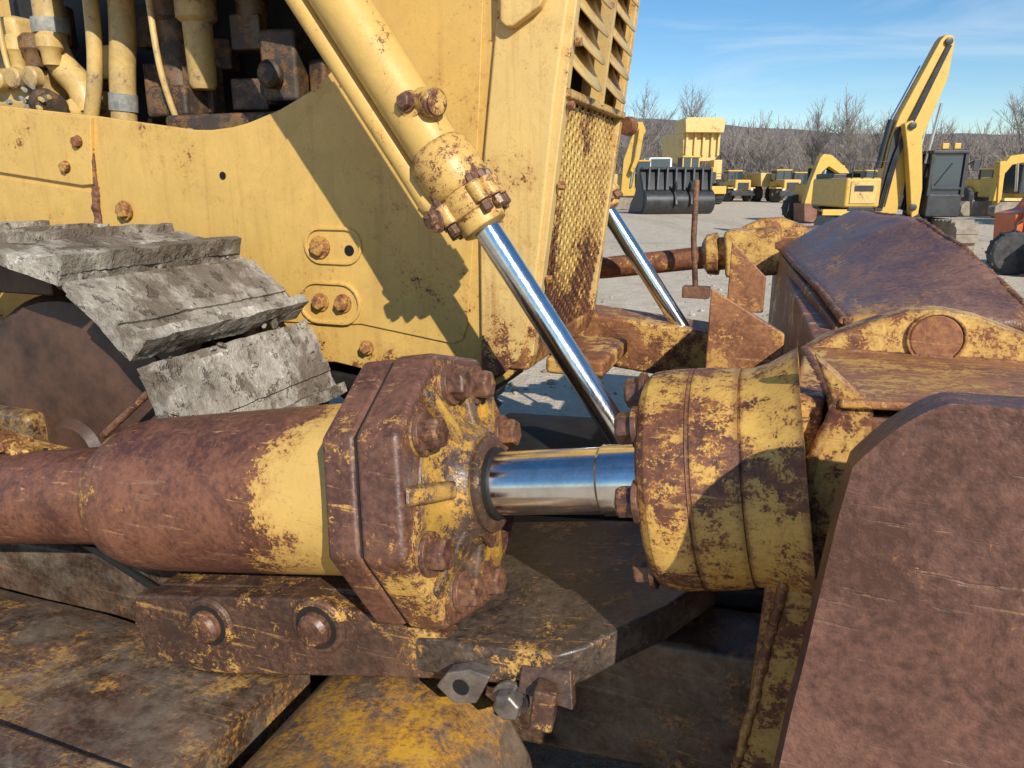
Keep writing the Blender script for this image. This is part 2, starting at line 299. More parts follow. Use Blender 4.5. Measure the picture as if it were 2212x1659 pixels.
for i in range(8):
    f=-3.15+i*.085
    lathe('manifold_port',V(f,2.08,1.97),(0,-1,0),[(0,.052),(.04,.05),(.05,.04)],M_eng,D,20,.004)
    lathe('injector_cap',V(f,2.15,2.02),(0,0,1),[(0,.04),(.06,.045),(.08,.06),(.13,.06),(.15,.04)],M_eng if i%2 else M_engd,D,20)
    bolt(V(f+.045,2.06,1.89),(0,-1,0),.013,.02,M_enggray,D,washer=False)
lathe('coupling_clamp',V(-2.50,2.06,1.875),(.9,-.3,-.3),[(-.06,.05),(-.04,.07),(-.02,.07),(-.015,.055),(.03,.055),(.035,.07),(.06,.07),(.08,.05)],M_engd,D,28)
for k in range(8):
    a=k*.785; bolt(V(-2.54,2.045,1.89)+Vector((.0,.06*math.cos(a),.06*math.sin(a))),(-.9,.3,.3),.011,.03,M_enggray,D,washer=False)
    bolt(V(-2.46,2.03,1.86)+Vector((.0,.055*math.cos(a),.055*math.sin(a))),(.9,-.3,-.3),.011,.03,M_eng,D,washer=False)
eng('coolant_hose',[(-2.5,2.18,1.88),(-2.47,2.12,1.82),(-2.40,2.12,1.80),(-2.3,2.2,1.78)],.05)
rnd=random.Random(3)
for i in range(18):
    f=-2.75+rnd.random()*1.3; z=1.80+rnd.random()*.45; lit=f<-2.25  # forward of the lit part, brackets take the shaded paint copy
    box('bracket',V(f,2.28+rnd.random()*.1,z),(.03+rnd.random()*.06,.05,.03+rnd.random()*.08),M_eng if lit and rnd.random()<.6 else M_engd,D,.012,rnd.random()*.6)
for i in range(12):
    bolt(V(-2.0+i*.055,2.075,1.765+.012*math.sin(i)),(0,-1,0),.012,.018,M_enggray,D,washer=False)

# --- grille
def gf(z): return -.62+.111*(z-1.41) if z>1.41 else -.62+.15*(z-1.41)
bm=bmesh.new(); cols=21; p=.668/cols; rows=int(.67/p); zb=1.14
for i in range(cols):
    for j in range(rows):
        lc=1.972+p*(i+.5); zc=zb+p*(j+.5)+(p/2 if i%2 else 0)
        def q(a,b): z=zc+b; return bm.verts.new(V(gf(z),lc+a,z))
        h=p/2; O=[q(*x) for x in ((h,-h),(h,0),(h,h),(0,h),(-h,h),(-h,0),(-h,-h),(0,-h))]
        I=[]; I2=[]
        for k in range(8):
            a=math.radians(-45+45*k); I.append(bm.verts.new(V(gf(zc)+.001,lc+p*.42*math.cos(a),zc+p*.42*math.sin(a)))); I2.append(bm.verts.new(V(gf(zc)-.004,lc+p*.40*math.cos(a),zc+p*.40*math.sin(a))))
        for k in range(8): bm.faces.new((O[k],O[(k+1)%8],I[(k+1)%8],I[k])); bm.faces.new((I[k],I[(k+1)%8],I2[(k+1)%8],I2[k]))
bmesh.ops.remove_doubles(bm,verts=bm.verts,dist=.0004)
for v in bm.verts: v.co.x+=.012*noise.noise(v.co*4)
fin('perforated_grille',bm,M_grille,D,0,60)
prism('radiator_core',[V(gf(1.1)-.07,1.98,1.1),V(gf(1.1)-.07,2.63,1.1),V(gf(2.6)-.12,2.63,2.6),V(gf(2.6)-.12,1.98,2.6)],(-.05,0,0),M_black,D)
for (l0,l1) in ((1.945,1.985),(2.625,2.665)):
    prism('grille_side_frame',[V(gf(1.13)-.02,l0,1.13),V(gf(1.13)-.02,l1,1.13),V(gf(2.65)-.02,l1,2.65),V(gf(2.65)-.02,l0,2.65)],(.05,0,0),M_hull2,D,.006)
prism('grille_bottom_rail',[V(gf(1.12)+.005,1.94,1.09),V(gf(1.12)+.005,2.67,1.09),V(gf(1.15)+.01,2.67,1.155),V(gf(1.15)+.01,1.94,1.155)],(-.08,0,0),M_farr,D,.01)
zz=1.83
prism('grille_mid_rail',[V(gf(zz)+.02,1.95,zz-.012),V(gf(zz)+.02,2.66,zz-.012),V(gf(zz)+.02,2.66,zz+.012),V(gf(zz)+.02,1.95,zz+.012)],(-.05,0,0),M_liftw,D,.006)
for la,lb in ((1.985,2.295),(2.315,2.63)):
    for k in range(12):
        z0=1.905+k*.070; bm=bmesh.new(); n=18; rr=[]
        for i in range(n+1):
            u=i/n; s=math.sin(math.pi*u)**.55; l=la+(lb-la)*u
            rr.append([bm.verts.new(V(gf(z0)-.035+.075*s*(1-w),l,z0+.040-.095*s*(1-w)+.045*w)) for w in (0,.33,.66,1)])
        for a,b in zip(rr,rr[1:]):
            for w in range(3): bm.faces.new((a[w],b[w],b[w+1],a[w+1]))
        o=fin('louver',bm,M_louv,D,0,60); sm=o.modifiers.new('s','SOLIDIFY'); sm.thickness=.006
prism('louver_divider',[V(gf(1.83)+.025,2.297,1.83),V(gf(1.83)+.025,2.313,1.83),V(gf(2.65)+.025,2.313,2.65),V(gf(2.65)+.025,2.297,2.65)],(-.1,0,0),M_louv,D,.003)
for z in (1.35,1.6,1.8,1.95): bolt(V(gf(z)+.018,1.965,z),(1,0,0),.016,.02,M_boltp,D,washer=False)
lathe('hood_lamp_boss',V(-.56,2.68,1.80),(.3,1,0),[(0,.04),(.05,.045),(.06,.035)],M_farr,D,20)

# --- lift cylinders
def lift(l):
    a=V(-.672,l,1.513); dr=Vector((-.577,0,.817)); 
    def at(s): return a+dr*(K*s)
    lathe('lift_rod',at(-.72),dr,[(0,K*.032),(K*.76,K*.032)],M_chrome,D,48)
    lathe('lift_gland',at(0),dr,[(-K*.015,K*.045),(-K*.01,K*.056),(K*.025,K*.060),(K*.03,K*.066),(K*.085,K*.066),(K*.09,K*.062)],M_liftw,D,40,.003)
    lathe('lift_head',at(.085),dr,[(0,K*.068),(K*.02,K*.078),(K*.10,K*.078),(K*.125,K*.064)],M_liftw,D,40,.004)
    lathe('lift_barrel',at(.20),dr,[(0,K*.0625),(K*1.3,K*.0635)],M_lift,D,56)
    side=Vector((-.817,0,-.577))
    tube('lift_oil_pipe',[at(.05)+side*K*.05+Vector((0,-.03,0)),at(.12)+side*K*.085+Vector((0,-.02,0)),at(.22)+side*K*.087,at(1.4)+side*K*.087],K*.028,M_lift,D,20,0,4)
    y=Vector((0,-1,0))
    for s in (-.8,-.27,.27,.8):
        for sd in (1,-1):
            dd=(side*math.cos(s)*sd+y*math.sin(s))
            bolt(at(.028)+dd*K*.072,-dr,K*.013,.03,M_bolt,D,washer=False)
            lathe('gland_lug',at(.032)+dd*K*.068,dr,[(0,K*.019),(K*.05,K*.019)],M_liftw,D,14,.003)
            bolt(at(.083)+dd*K*.070,dr,K*.012,.025,M_bolt,D,washer=False)
    lathe('oil_port',at(.06)+side*K*.06-Vector((0,.04,0)),(-.5,-.8,-.1),[(0,K*.03),(K*.03,K*.03),(K*.035,K*.02),(K*.05,K*.02)],M_bolt,D,20,.003)
    for q in (-.018,.018): bolt(at(.06+q)+side*K*.075-Vector((0,.075,0)),(-.4,-.9,0),K*.011,.025,M_bolt,D,washer=False)
    lathe('hose_port',at(.300)-side*K*.045-Vector((0,.04,0)),(.80,-.45,-.1),[(0,K*.032),(K*.055,K*.032),(K*.057,K*.026),(K*.063,K*.026)],M_liftw,D,28,.003)
    bolt(at(.310)-side*K*.026-Vector((0,K*.062,0)),(-.15,-1,.1),K*.018,.03,M_bolt,D)
    lathe('port_pad',at(.305)-side*K*.026-Vector((0,K*.048,0)),(.1,-1,0),[(0,K*.032),(K*.014,K*.030)],M_liftw,D,24,.004)
lift(1.65); lift(2.92)
for l in (1.60,2.87):
    lathe('lift_rod_eye',V(-.27,l,.94),(0,1,0),[(0,.07),(K*.10,.07)],M_bolt,D,28,.006); box('lift_bracket',V(-.14,l+.05,.92),(K*.15,.03,.07),M_farr,D,.006)

# --- tracks
def track(lo,li):
    cf,cz,R=-1.75,.90,.535
    lc=(lo+li)/2; hl=(li-lo)/2
    def shoe(f,z,ang,k):
        t=Vector((math.cos(ang),0,math.sin(ang))); nrm=Vector((-math.sin(ang),0,math.cos(ang)))
        if nrm.dot(Vector((f-cf,0,z-.7)))<0: nrm=-nrm
        c=V(f,lc,z)+nrm*random.uniform(-.010,.010)+Vector((0,random.uniform(-.012,.012),0))
        bm=gridbox(c,t*K*.106,Vector((0,K*hl,0)),nrm*K*.018,(16,60,2)); lump('track_shoe',bm,.007,6,M_mud,D,70,.3)
        bm=gridbox(c+t*K*.094*k+nrm*K*.032,t*K*.015,Vector((0,K*hl*.99,0)),nrm*K*.022,(3,60,4)); lump('grouser',bm,.007,8,M_mud,D,70,.35)
        bm=gridbox(c+t*K*.02*k+nrm*K*.020,t*K*.014,Vector((0,K*hl*.98,0)),nrm*K*.006,(3,60,2)); lump('middle_rib',bm,.007,6,M_mud,D,70,.3)
        bm=gridbox(c-t*K*.115*k-nrm*K*.006,t*K*.012,Vector((0,K*hl*.99,0)),nrm*K*.009,(3,60,2)); lump('shoe_lip',bm,.005,9,M_mud,D,70,.3)
        for s in (-.10,.10):
            box('track_link',c-nrm*K*.065+Vector((0,K*s,0)),(K*.105,K*.03,K*.045),M_idler,D,.01,0,-ang)
    for a in (-88,-61,-34,-7,22,49,76):
        r=math.radians(a); shoe(cf+R*math.cos(r),cz+R*math.sin(r),r-math.pi/2,1)
    for i in range(7): shoe(cf-.10-.252*i,cz+R+.006*i-.005,0,1)
    for i in range(7): shoe(cf-.10-.252*i,cz-R,0,1)
    lathe('front_idler',V(cf,lc-.13,cz),(0,1,0),[(0,K*.30),(K*.02,K*.41),(K*.05,K*.43),(K*.21,K*.43),(K*.24,K*.41),(K*.26,K*.3)],M_idler,D,64)
    lathe('idler_hub',V(cf,lc-.15,cz),(0,1,0),[(0,K*.08),(K*.02,K*.10),(K*.30,K*.10)],M_idler,D,32)
    lathe('drive_sprocket',V(-3.2,lc-.1,.95),(0,1,0),[(0,K*.3),(K*.2,K*.3)],M_idler,D,32)
    box('track_frame',V(-2.6,lc,.85),(K*.75,K*.18,K*.16),M_arm,D,.03)
track(1.2,1.8); track(2.85,3.45)
rm=random.Random(9); bm=bmesh.new()
for i in range(260):
    a=math.radians(rm.uniform(12,95)); R=.553; l=rm.uniform(1.21,1.79); s=K*(.003+.010*rm.random()**3)
    f=-1.75+R*math.cos(a) if a<1.57 else -1.75-rm.random()*.9; z=.90+R*math.sin(a) if a<1.57 else 1.455
    bmesh.ops.create_icosphere(bm,subdivisions=1,radius=1,matrix=Matrix.Translation(V(f,l,z))@Matrix.Rotation(rm.random()*6,4,'X')@Matrix.Diagonal((s,s*1.5,s*.7,1)))
fin('mud_clods',bm,M_mud,D)
box('yoke_arm',V(-1.78,1.17,.985),(K*.26,K*.05,K*.02),M_farr,D,.01,0,.06)
box('yoke_arm',V(-1.85,1.13,1.035),(K*.24,K*.03,K*.014),M_farr,D,.008,0,.06)
for i in range(4): box('roller_guard_tooth',V(-1.72+.07*i,1.115,1.04-.012*i),(.028,.04,.018),M_farr,D,.006,.2*i)
tube('brace_rod',[V(-1.50,1.25,1.02),V(-1.36,1.28,1.14)],.012,M_bolt,D)

# --- tilt cylinder
TD=Vector((1,0,.172)).normalized(); SL=math.sqrt(1+.172**2)
def T(f,l=1.09): return V(f,l,1.185+.172*f)
def TL(name,prof,mat,seg=72,bev=0,ang=35): 
    f0=prof[0][0]
    return lathe(name,T(f0),TD,[((f-f0)*K*SL,r*K) for f,r in prof],mat,D,seg,bev,ang)
TL('brace_tube',[(-3.2,.104),(-1.24,.104)],M_barrel)
TL('tilt_barrel',[(-1.262,.103),(-1.262,.118),(-1.25,.128),(-1.225,.142),(-1.195,.151),(-1.165,.1535),(-1.163,.1555),(-1.155,.1555),(-.60,.157)],M_barrel,96,0,25)
e1=Vector((0,1,0)); e2=TD.cross(e1); e2=-e2 if e2.z<0 else e2
RL=-16
def octpts(f,a):
    pts=[]
    for k in range(8):
        an=math.radians(22.5+45*k+RL); r=a/math.cos(math.radians(22.5))*(1.0 if k%2 else .985)
        pts.append(T(f)+(e1*math.cos(an)*.97+e2*math.sin(an))*K*r)
    return pts
def octo(name,f,a,th,mat,bev,seg=3): return prism(name,octpts(f,a),TD*th,mat,D,bev,seg=seg)
octo('head_flange_rear',-.618,.222,K*.058,M_flange,.012)
octo('head_flange',-.556,.226,K*.075,M_flange,.016,4)
octo('head_gasket',-.562,.216,K*.01,M_dark,0)
FA=-.482
TL('head_cone',[(FA-.005,.168),(FA+.002,.162),(FA+.006,.130),(FA+.020,.108),(FA+.032,.098),(FA+.042,.092),(FA+.046,.088)],M_face,64,.0)
TL('gland_ring',[(FA+.04,.082),(FA+.053,.082),(FA+.056,.076),(FA+.056,.060)],M_guard,64)
TL('rod_wiper',[(FA+.05,.062),(FA+.064,.061),(FA+.066,.056)],M_dark,64)
prism('gland_lip',[T(FA+.050,1.02)+Vector((0,0,-.085)),T(FA+.050,1.12)+Vector((0,0,-.10)),T(FA+.050,1.07)+Vector((0,-.0,-.150))],TD*K*.010,M_bolt,D,.003)
for an in (180,180-52,180+52,90,270,52,-52,0):
    a=math.radians(an+RL); dd=e1*math.cos(a)+e2*math.sin(a); tt=e1*-math.sin(a)+e2*math.cos(a); w=K*.015
    p0=T(FA)+dd*K*.080;p1=T(FA)+dd*K*.206
    prism('face_rib',[p0-tt*w-TD*.01,p1-tt*w-TD*.01,p1-tt*w+TD*K*.006,p0-tt*w+TD*K*.036],tt*2*w,M_face,D,.010,seg=3)
for an in (180-31,180+31,180-74,180+74,76,-76,28):
    a=math.radians(an+RL); dd=e1*math.cos(a)+e2*math.sin(a)
    lathe('bolt_pad',T(FA-.004)+dd*K*.176,TD,[(0,K*.036),(K*.010,K*.034)],M_face,D,28,.005)
    bolt(T(FA+.008)+dd*K*.178,TD,K*.027,.044,M_bolt,D)
TL('tilt_rod',[(-.50,.0535),(-.242,.0535),(-.238,.0565),(-.10,.0565)],M_chrome,96)
TL('trunnion_cap_flange',[(-.157,.150),(-.152,.160),(-.142,.166),(-.115,.168),(-.088,.167)],M_cap,96,0,25)
TL('trunnion_cap_mid',[(-.087,.167),(-.085,.1655),(-.083,.1655),(-.081,.167),(-.05,.165),(-.02,.162)],M_cap,96,0,25)
TL('trunnion_cap_neck',[(-.022,.161),(-.019,.158),(-.016,.160),(.0,.161),(.02,.166),(.06,.185)],M_cap,96,0,25)
for an in (180-8,180-52,180+48,180+100,90,45,0,-45):
    a=math.radians(an); dd=e1*math.cos(a)+e2*math.sin(a); bolt(T(-.156)+dd*K*.140,-TD,K*.024,.042,M_bolt,D)
fl('guard_plate',[(-1.15,.815),(-1.165,.75),(-1.13,.655),(-.95,.685),(-.49,.79),(-.42,.795),(-.40,.87),(-.60,.885),(-.75,.89),(-.90,.862)],.975,1.02,M_guard,.008)
box('guard_web',V(-.80,1.12,.86),(K*.33,K*.10,K*.018),M_guard,D,.006,0,-.17)
for f,z in ((-.965,.795),(-.72,.845)):
    lathe('bolt_boss',V(f,.975,z),(0,-1,0),[(0,K*.056),(K*.010,K*.051)],M_guard,D,26,.004)
    lathe('bolt_recess',V(f,.966,z),(0,-1,0),[(0,K*.042),(K*.002,K*.042)],M_dark,D,26)
    lathe('bolt_head_round',V(f,.965,z),(0,-1,0),[(0,K*.032),(K*.012,K*.031),(K*.020,K*.024)],M_bolt,D,26)
sh=[(-.52,.97),(-.40,.955),(-.27,.95),(-.235,.975),(-.20,1.02),(-.13,1.10),(-.06,1.22),(-.06,1.45),(-.60,1.45),(-.62,1.03)]
prism('guard_shelf',[V(f,l,.955+.172*f) for f,l in sh],V(0,0,-.065),M_shelf,D,.010,seg=3)
fl('latch_plate',[(-.45,.845),(-.41,.86),(-.375,.855),(-.40,.80),(-.44,.79),(-.47,.815)],.93,.956,M_steel,.004)
lathe('latch_hole',V(-.425,.9295,.825),(0,-1,0),[(0,K*.014),(.002,K*.014)],M_black,D,20)
bolt(V(-.345,.945,.815),(0,-1,0),K*.024,.04,M_steel,D)
box('stop_block',V(-.285,.930,.83),(K*.018,K*.02,K*.035),M_guard,D,.006,.1,.1)
prism('shelf_bend',[V(-.33,.95,.875),V(-.25,.95,.885),V(-.24,.93,.83),V(-.33,.93,.84)],V(0,.02,0),M_guard,D,.004)
# push arm beneath
bm=gridbox(V(-2.0,.80,.50),V(1.16,0,0),V(0,.29,0),V(0,0,.185),(60,16,8))
for v in bm.verts:
    y=(v.co.y/K-.80)/.29; v.co.z-=K*.035*abs(y)**4
lump('push_arm',bm,.008,3,M_arm,D,50)
box('push_arm_step',V(-1.95,.62,.70),(K*1.05,K*.10,K*.02),M_arm,D,.015,0,.02)
tr=[(-.80,.2),(-.79,.60),(-.765,.68),(-.71,.725),(-.60,.745),(-.46,.74),(-.39,.70),(-.345,.62),(-.32,.5),(-.31,.2)]
fl('push_arm_trunnion',tr,.50,1.06,M_arm2,.03,seg=4)
box('push_arm_inner',V(-1.0,1.27,.62),(K*1.3,K*.08,K*.14),M_arm,D,.02,0,-.05)
box('arm_link',V(-.35,1.50,.72),(K*.45,K*.14,K*.10),M_dark,D,.03,0,-.1)
tube('arm_hose',[V(-1.65,1.12,.86),V(-1.4,1.09,.82),V(-1.15,1.06,.76)],.010,M_black,D,10,0,5)
box('far_push_arm',V(-.40,2.95,.98),(K*.5,K*.12,K*.10),M_farr,D,.02,0,.10)
box('hull_crossbar',V(-.62,2.5,1.02),(K*.10,K*.2,K*.03),M_farr,D,.02)

# --- blade
def fb(l): return .085-.05*(l-.95)
prof=[(.085,.34),(.085,1.325),(.40,1.325),(.33,1.1),(.30,.85),(.33,.6),(.47,.34)]
prism('blade_body',[V(f,.975,z) for f,z in prof],V(-.13,2.7,0),M_blade,D,.012)
prism('blade_box_top',[V(fb(.955)-.005,.955,1.335),V(fb(1.32)-.02,1.32,1.325),V(.62,1.32,1.325),V(.62,.955,1.365)],V(0,0,.012),M_top,D,.006)
bm=gridbox(V(.50,.76,.86),V(.405,0,0),V(0,.022,0),V(0,0,.55),(80,4,110))
for v in bm.verts:
    f=v.co.x/K; z=v.co.z/K; w=(f-.095)/.81
    left=.072+(-.03*(1.285-z)/.3 if z<1.285 else .16*(z-1.285)); left=max(left,.02)
    f2=left+(.905-left)*w
    top=1.412-(.060*(max(0,.17-f2)/.08)**1.8)
    v.co.x=K*f2; v.co.z=K*min(z,top)
    v.co.y+=.010*noise.noise(v.co*1.3)+.004*noise.noise(v.co*7)
lump('blade_end_plate',bm,.006,2.0,M_plate,D,50)
box('end_plate_block',V(.56,.865,.82),(K*.37,K*.09,K*.50),M_plate,D,.01)  # connecting block added unseen behind the plate so its cast shadow holds
rd=[(.045,1.40),(.076,1.33),(.055,1.26),(.045,1.15),(.030,1.02),(.018,.93),(.0,.78),(-.02,.34),(.075,.34),(.12,.78),(.12,1.2),(.12,1.34)]
fl('blade_side_ridge',rd,.965,.985,M_blades,.006)
rp=[V(.077,.966,1.33),V(.056,.966,1.26),V(.046,.966,1.15),V(.031,.966,1.02),V(.019,.966,.93),V(.001,.966,.78),V(-.018,.966,.36)]
for a,b in zip(rp,rp[1:]): weld('ridge_weld',a,b,.009,D,M_blades)
weld('ridge_weld',V(.077,.962,1.335),V(.045,1.3,1.335),.010,D)
prism('socket_plate',[V(.025,.985,1.34),V(.045,1.30,1.34),V(.045,1.30,.86),V(.005,.985,.80)],V(.04,0,0),M_blades,D,.008)
ear=[(.045,1.335),(.075,1.358),(.13,1.385),(.19,1.41),(.235,1.415),(.29,1.405),(.36,1.38),(.48,1.335)]
fl('lifting_ear',ear,1.30,1.345,M_ear,.005)
lathe('ear_plug',V(.235,1.3,1.368),(0,-1,0),[(-.01,K*.037),(.004,K*.037),(.006,K*.035)],M_top,D,36)
ringplate('ear_plug_weld',[(.235+.043*math.cos(a*.2618),1.368+.043*math.sin(a*.2618)) for a in range(24)],[(.235+.038*math.cos(a*.2618),1.368+.038*math.sin(a*.2618)) for a in range(24)],1.294,1.305,M_ear)
weld('ear_weld',V(.045,1.298,1.337),V(.48,1.298,1.337),.007,D)
lowr=[(1.55,.118,1.342),(2.0,.085,1.348),(2.5,.03,1.356),(2.92,-.01,1.366)]
uppr=[(1.55,.45,1.352),(2.0,.385,1.455),(2.3,.335,1.502),(2.92,.220,1.506)]
def li(a,u):
    x=u*(len(a)-1); i=min(int(x),len(a)-2); w=x-i; return [a[i][k]*(1-w)+a[i+1][k]*w for k in range(3)]
bm=bmesh.new(); n=40; m_=14; rows_=[]
for i in range(n+1):
    A=li(lowr,i/n); B=li(uppr,i/n)
    rows_.append([bm.verts.new(V(A[1]+(B[1]-A[1])*j/m_,A[0]+(B[0]-A[0])*j/m_,A[2]+(B[2]-A[2])*j/m_+.008*math.sin(math.pi*j/m_))) for j in range(m_+1)])
for a,b in zip(rows_,rows_[1:]):
    for j in range(m_): bm.faces.new((a[j],b[j],b[j+1],a[j+1]))
o=lump('spill_plate',bm,.009,2.2,M_spill,D,60,.1); sm=o.modifiers.new('s','SOLIDIFY'); sm.thickness=.03; sm.offset=0
prism('spill_plate_side',[V(.118,1.56,1.335),V(.45,1.56,1.345),V(.45,1.56,1.25),V(.10,1.56,1.25)],V(0,.03,0),M_blade,D)
prism('spill_plate_back',[V(.105,1.56,1.335),V(-.015,2.9,1.36),V(-.035,2.9,1.10),V(.05,1.56,1.10)],V(.03,0,0),M_blade,D,.004)
for a in (lowr,uppr):
    for i in range(3): weld('spill_weld',V(a[i][1],a[i][0],a[i][2]+.006),V(a[i+1][1],a[i+1][0],a[i+1][2]+.006),.010,D)
weld('spill_weld',V(-.01,2.92,1.374),V(.22,2.92,1.514),.009,D)
def poly3(name,pts,faces,mat):
    bm=bmesh.new(); v=[bm.verts.new(V(*p)) for p in pts]
    for f in faces: bm.faces.new([v[i] for i in f])
    return fin(name,bm,mat,D,.006)
def gusset(f0,l,z0,h,w,dl,mat):
    pts=[(f0,l,z0),(f0+w,l+.0,z0-h*.48),(f0+w,l,z0-h),(f0-.0,l,z0-h),(f0+.02,l+dl,z0-.03),(f0+w,l+dl,z0-h*.52),(f0+w,l+dl,z0-h),(f0,l+dl,z0-h)]
    poly3('gusset',pts,[(0,1,2,3),(4,5,6,7),(0,1,5,4),(1,2,6,5),(2,3,7,6),(3,0,4,7)],mat)
gusset(-.140,1.60,1.395,.19,.155,.06,M_top)
gusset(-.144,2.20,1.45,.20,.10,.06,M_top)
q=3.1
tube('far_brace',[V(-1.4,q,1.19),V(-.70,q,1.265),V(-.27,q,1.325)],K*.045,M_farr,D,28)
lathe('far_brace_joint',V(-.31,q,1.33),(1,0,.1),[(0,K*.05),(K*.02,K*.08),(K*.06,K*.085),(K*.065,K*.065),(K*.10,K*.065),(K*.11,K*.085),(K*.3,K*.085)],M_ear,D,36,.004)
box('far_joint_block',V(-.12,q,1.35),(K*.10,K*.10,K*.09),M_ear,D,.02,0,-.1)
fl('far_lifting_ear',[(-.19,1.38),(-.17,1.44),(-.10,1.475),(-.02,1.48),(.06,1.45),(.15,1.38)],3.15,3.2,M_ear,.006)
lathe('far_ear_plug',V(-.05,3.15,1.435),(0,-1,0),[(0,K*.03),(.006,K*.03)],M_top,D,24)
prism('far_corner_plate',[V(-.17,3.0,1.39),V(.05,3.0,1.40),V(.20,3.5,1.44),V(-.15,3.5,1.42)],V(0,0,-.03),M_farr,D,.006)
tube('sight_rod',[V(-.335,2.95,1.62),V(-.333,2.95,1.40),V(-.315,2.95,1.22)],.015,M_bolt,D,12)
box('sight_rod_foot',V(-.31,2.95,1.20),(.07,.04,.03),M_bolt,D,.006)

# ================================================================== GROUND / HILL
bm=bmesh.new()
xs=[-3000,-600,-150,-60,-30,-15,0,15,30,60,150,600,3000]; ys=[-3000,-300,-60,-20,0,10,20,35,60,90,140,250,600,3000]
G=[[bm.verts.new((x,y,0)) for x in xs] for y in ys]
for j in range(len(ys)-1):
    for i in range(len(xs)-1): bm.faces.new((G[j][i],G[j][i+1],G[j+1][i+1],G[j+1][i]))
fin('ground',bm,M_ground,None)
bm=bmesh.new(); r2=random.Random(5)
for i in range(2200):
    y=6+r2.random()**1.6*60; x=y*(-.05+r2.random()*.9); s=.010+r2.random()**3*.04
    m4=Matrix.Translation((x,y,s*.3))@Matrix.Rotation(r2.random()*6,4,'Z')@Matrix.Diagonal((s,s*(.6+r2.random()*.6),s*.6,1))
    bmesh.ops.create_icosphere(bm,subdivisions=1,radius=1,matrix=m4)
M_stone=simple('stone_gray',(.26,.22,.17),(.52,.45,.36),1.3,.9); fin('gravel',bm,M_stone,None,smooth=False)
bm=bmesh.new(); n=120; R=1500; pr=[]
for i in range(n+1):
    x=-1600+i*32; 
    h=116-.030*(x-300)*(1 if x>300 else .3)+noise.noise(Vector((x*.0022,1,0)))*16+noise.noise(Vector((x*.01,4,0)))*4
    row=[bm.verts.new((x,R-500,0)),bm.verts.new((x,R-300,h*.35+6*noise.noise(Vector((x*.01,7,0))))),bm.verts.new((x,R-100,h*.75)),bm.verts.new((x,R,h)),bm.verts.new((x,R+400,0))]; pr.append(row)
for a,b in zip(pr,pr[1:]):
    for k in range(4): bm.faces.new((a[k],b[k],b[k+1],a[k+1]))
fin('hill',bm,M_hill,None,0,180)

# ================================================================== TREES
def tree_into(V3,F3,base,h,rg,lean=0,lv=5,thick=1.):
    def seg(a,b,ra,rb):
        d,x,y=frame(b-a); i=len(V3)
        for p,r in ((a,ra),(b,rb)):
            for k in range(3): V3.append(p+(x*math.cos(2.094*k)+y*math.sin(2.094*k))*r)
        for k in range(3): F3.append((i+k,i+(k+1)%3,i+3+(k+1)%3,i+3+k))
    def grow(p,d,ln,r,l):
        n=3 if l>1 else 2; q=p
        for k in range(n):
            d2=(d+Vector((rg.uniform(-.14,.14),rg.uniform(-.14,.14),rg.uniform(-.02,.12)))).normalized()
            e=q+d2*ln/n; r2=max(r*(.86 if l>0 else .7),.014); seg(q,e,r,r2); 
            if l>0 and (k>0 or l<lv):
                for m in range(2 if l>1 else 3):
                    ax=Vector((rg.uniform(-1,1),rg.uniform(-1,1),rg.uniform(-.2,.5))).normalized()
                    dd=(d2*.75+ax*.75); dd.z+=.12; grow(q.lerp(e,rg.random()),dd.normalized(),ln*rg.uniform(.45,.68),r2*.6,l-1)
            q=e;r=r2;d=d2
        if l>0: grow(q,d,ln*.6,r*.8,l-1)
    grow(Vector(base),Vector((lean,0,1)).normalized(),h*.45,h*.014*thick,lv)
def mesh_from(name,V3,F3,mat,loc=(0,0,0)):
    me=bpy.data.meshes.new(name); me.from_pydata([tuple(v) for v in V3],[],F3); me.materials.append(mat)
    o=bpy.data.objects.new(name,me); scn.collection.objects.link(o); o.location=loc; return o
rg=random.Random(11)
for (x,y,h) in ((18.6,112,16),(29.5,118,17),(41,104,13),(45,99,14),(60,92,14.5),(66,88,16),(36,110,12),(69,86,13),(50,108,12),(23,120,11)):
    A,B=[],[]; tree_into(A,B,(0,0,0),h,rg,rg.uniform(-.08,.08),4,1.3); mesh_from('bare_tree',A,B,M_bark,(x,y,0))
A,B=[],[]
for i in range(200):
    y=rg.uniform(118,190); x=y*(.10+.66*(i+rg.random())/200); tree_into(A,B,(x,y,0),rg.uniform(8.5,14.5)*y/140,rg,rg.uniform(-.1,.1),3,1.6)
mesh_from('distant_tree_line',A,B,M_twig)
A,B=[],[]
for i in range(5000):
    y=rg.uniform(100,135); x=y*(.08+.70*rg.random()); h=rg.uniform(.8,3.6); b=Vector((x,y,0)); t_=b+Vector((rg.uniform(-.8,.8),rg.uniform(-.4,.4),h)); w=.06
    k=len(A); A+= [b+Vector((-w,0,0)),b+Vector((w,0,0)),t_,t_+Vector((rg.uniform(-.6,.6),0,-.3*h)),b+Vector((0,w,0))]; B+=[(k,k+1,k+2),(k,k+4,k+3)]
mesh_from('brush',A,B,M_brush)

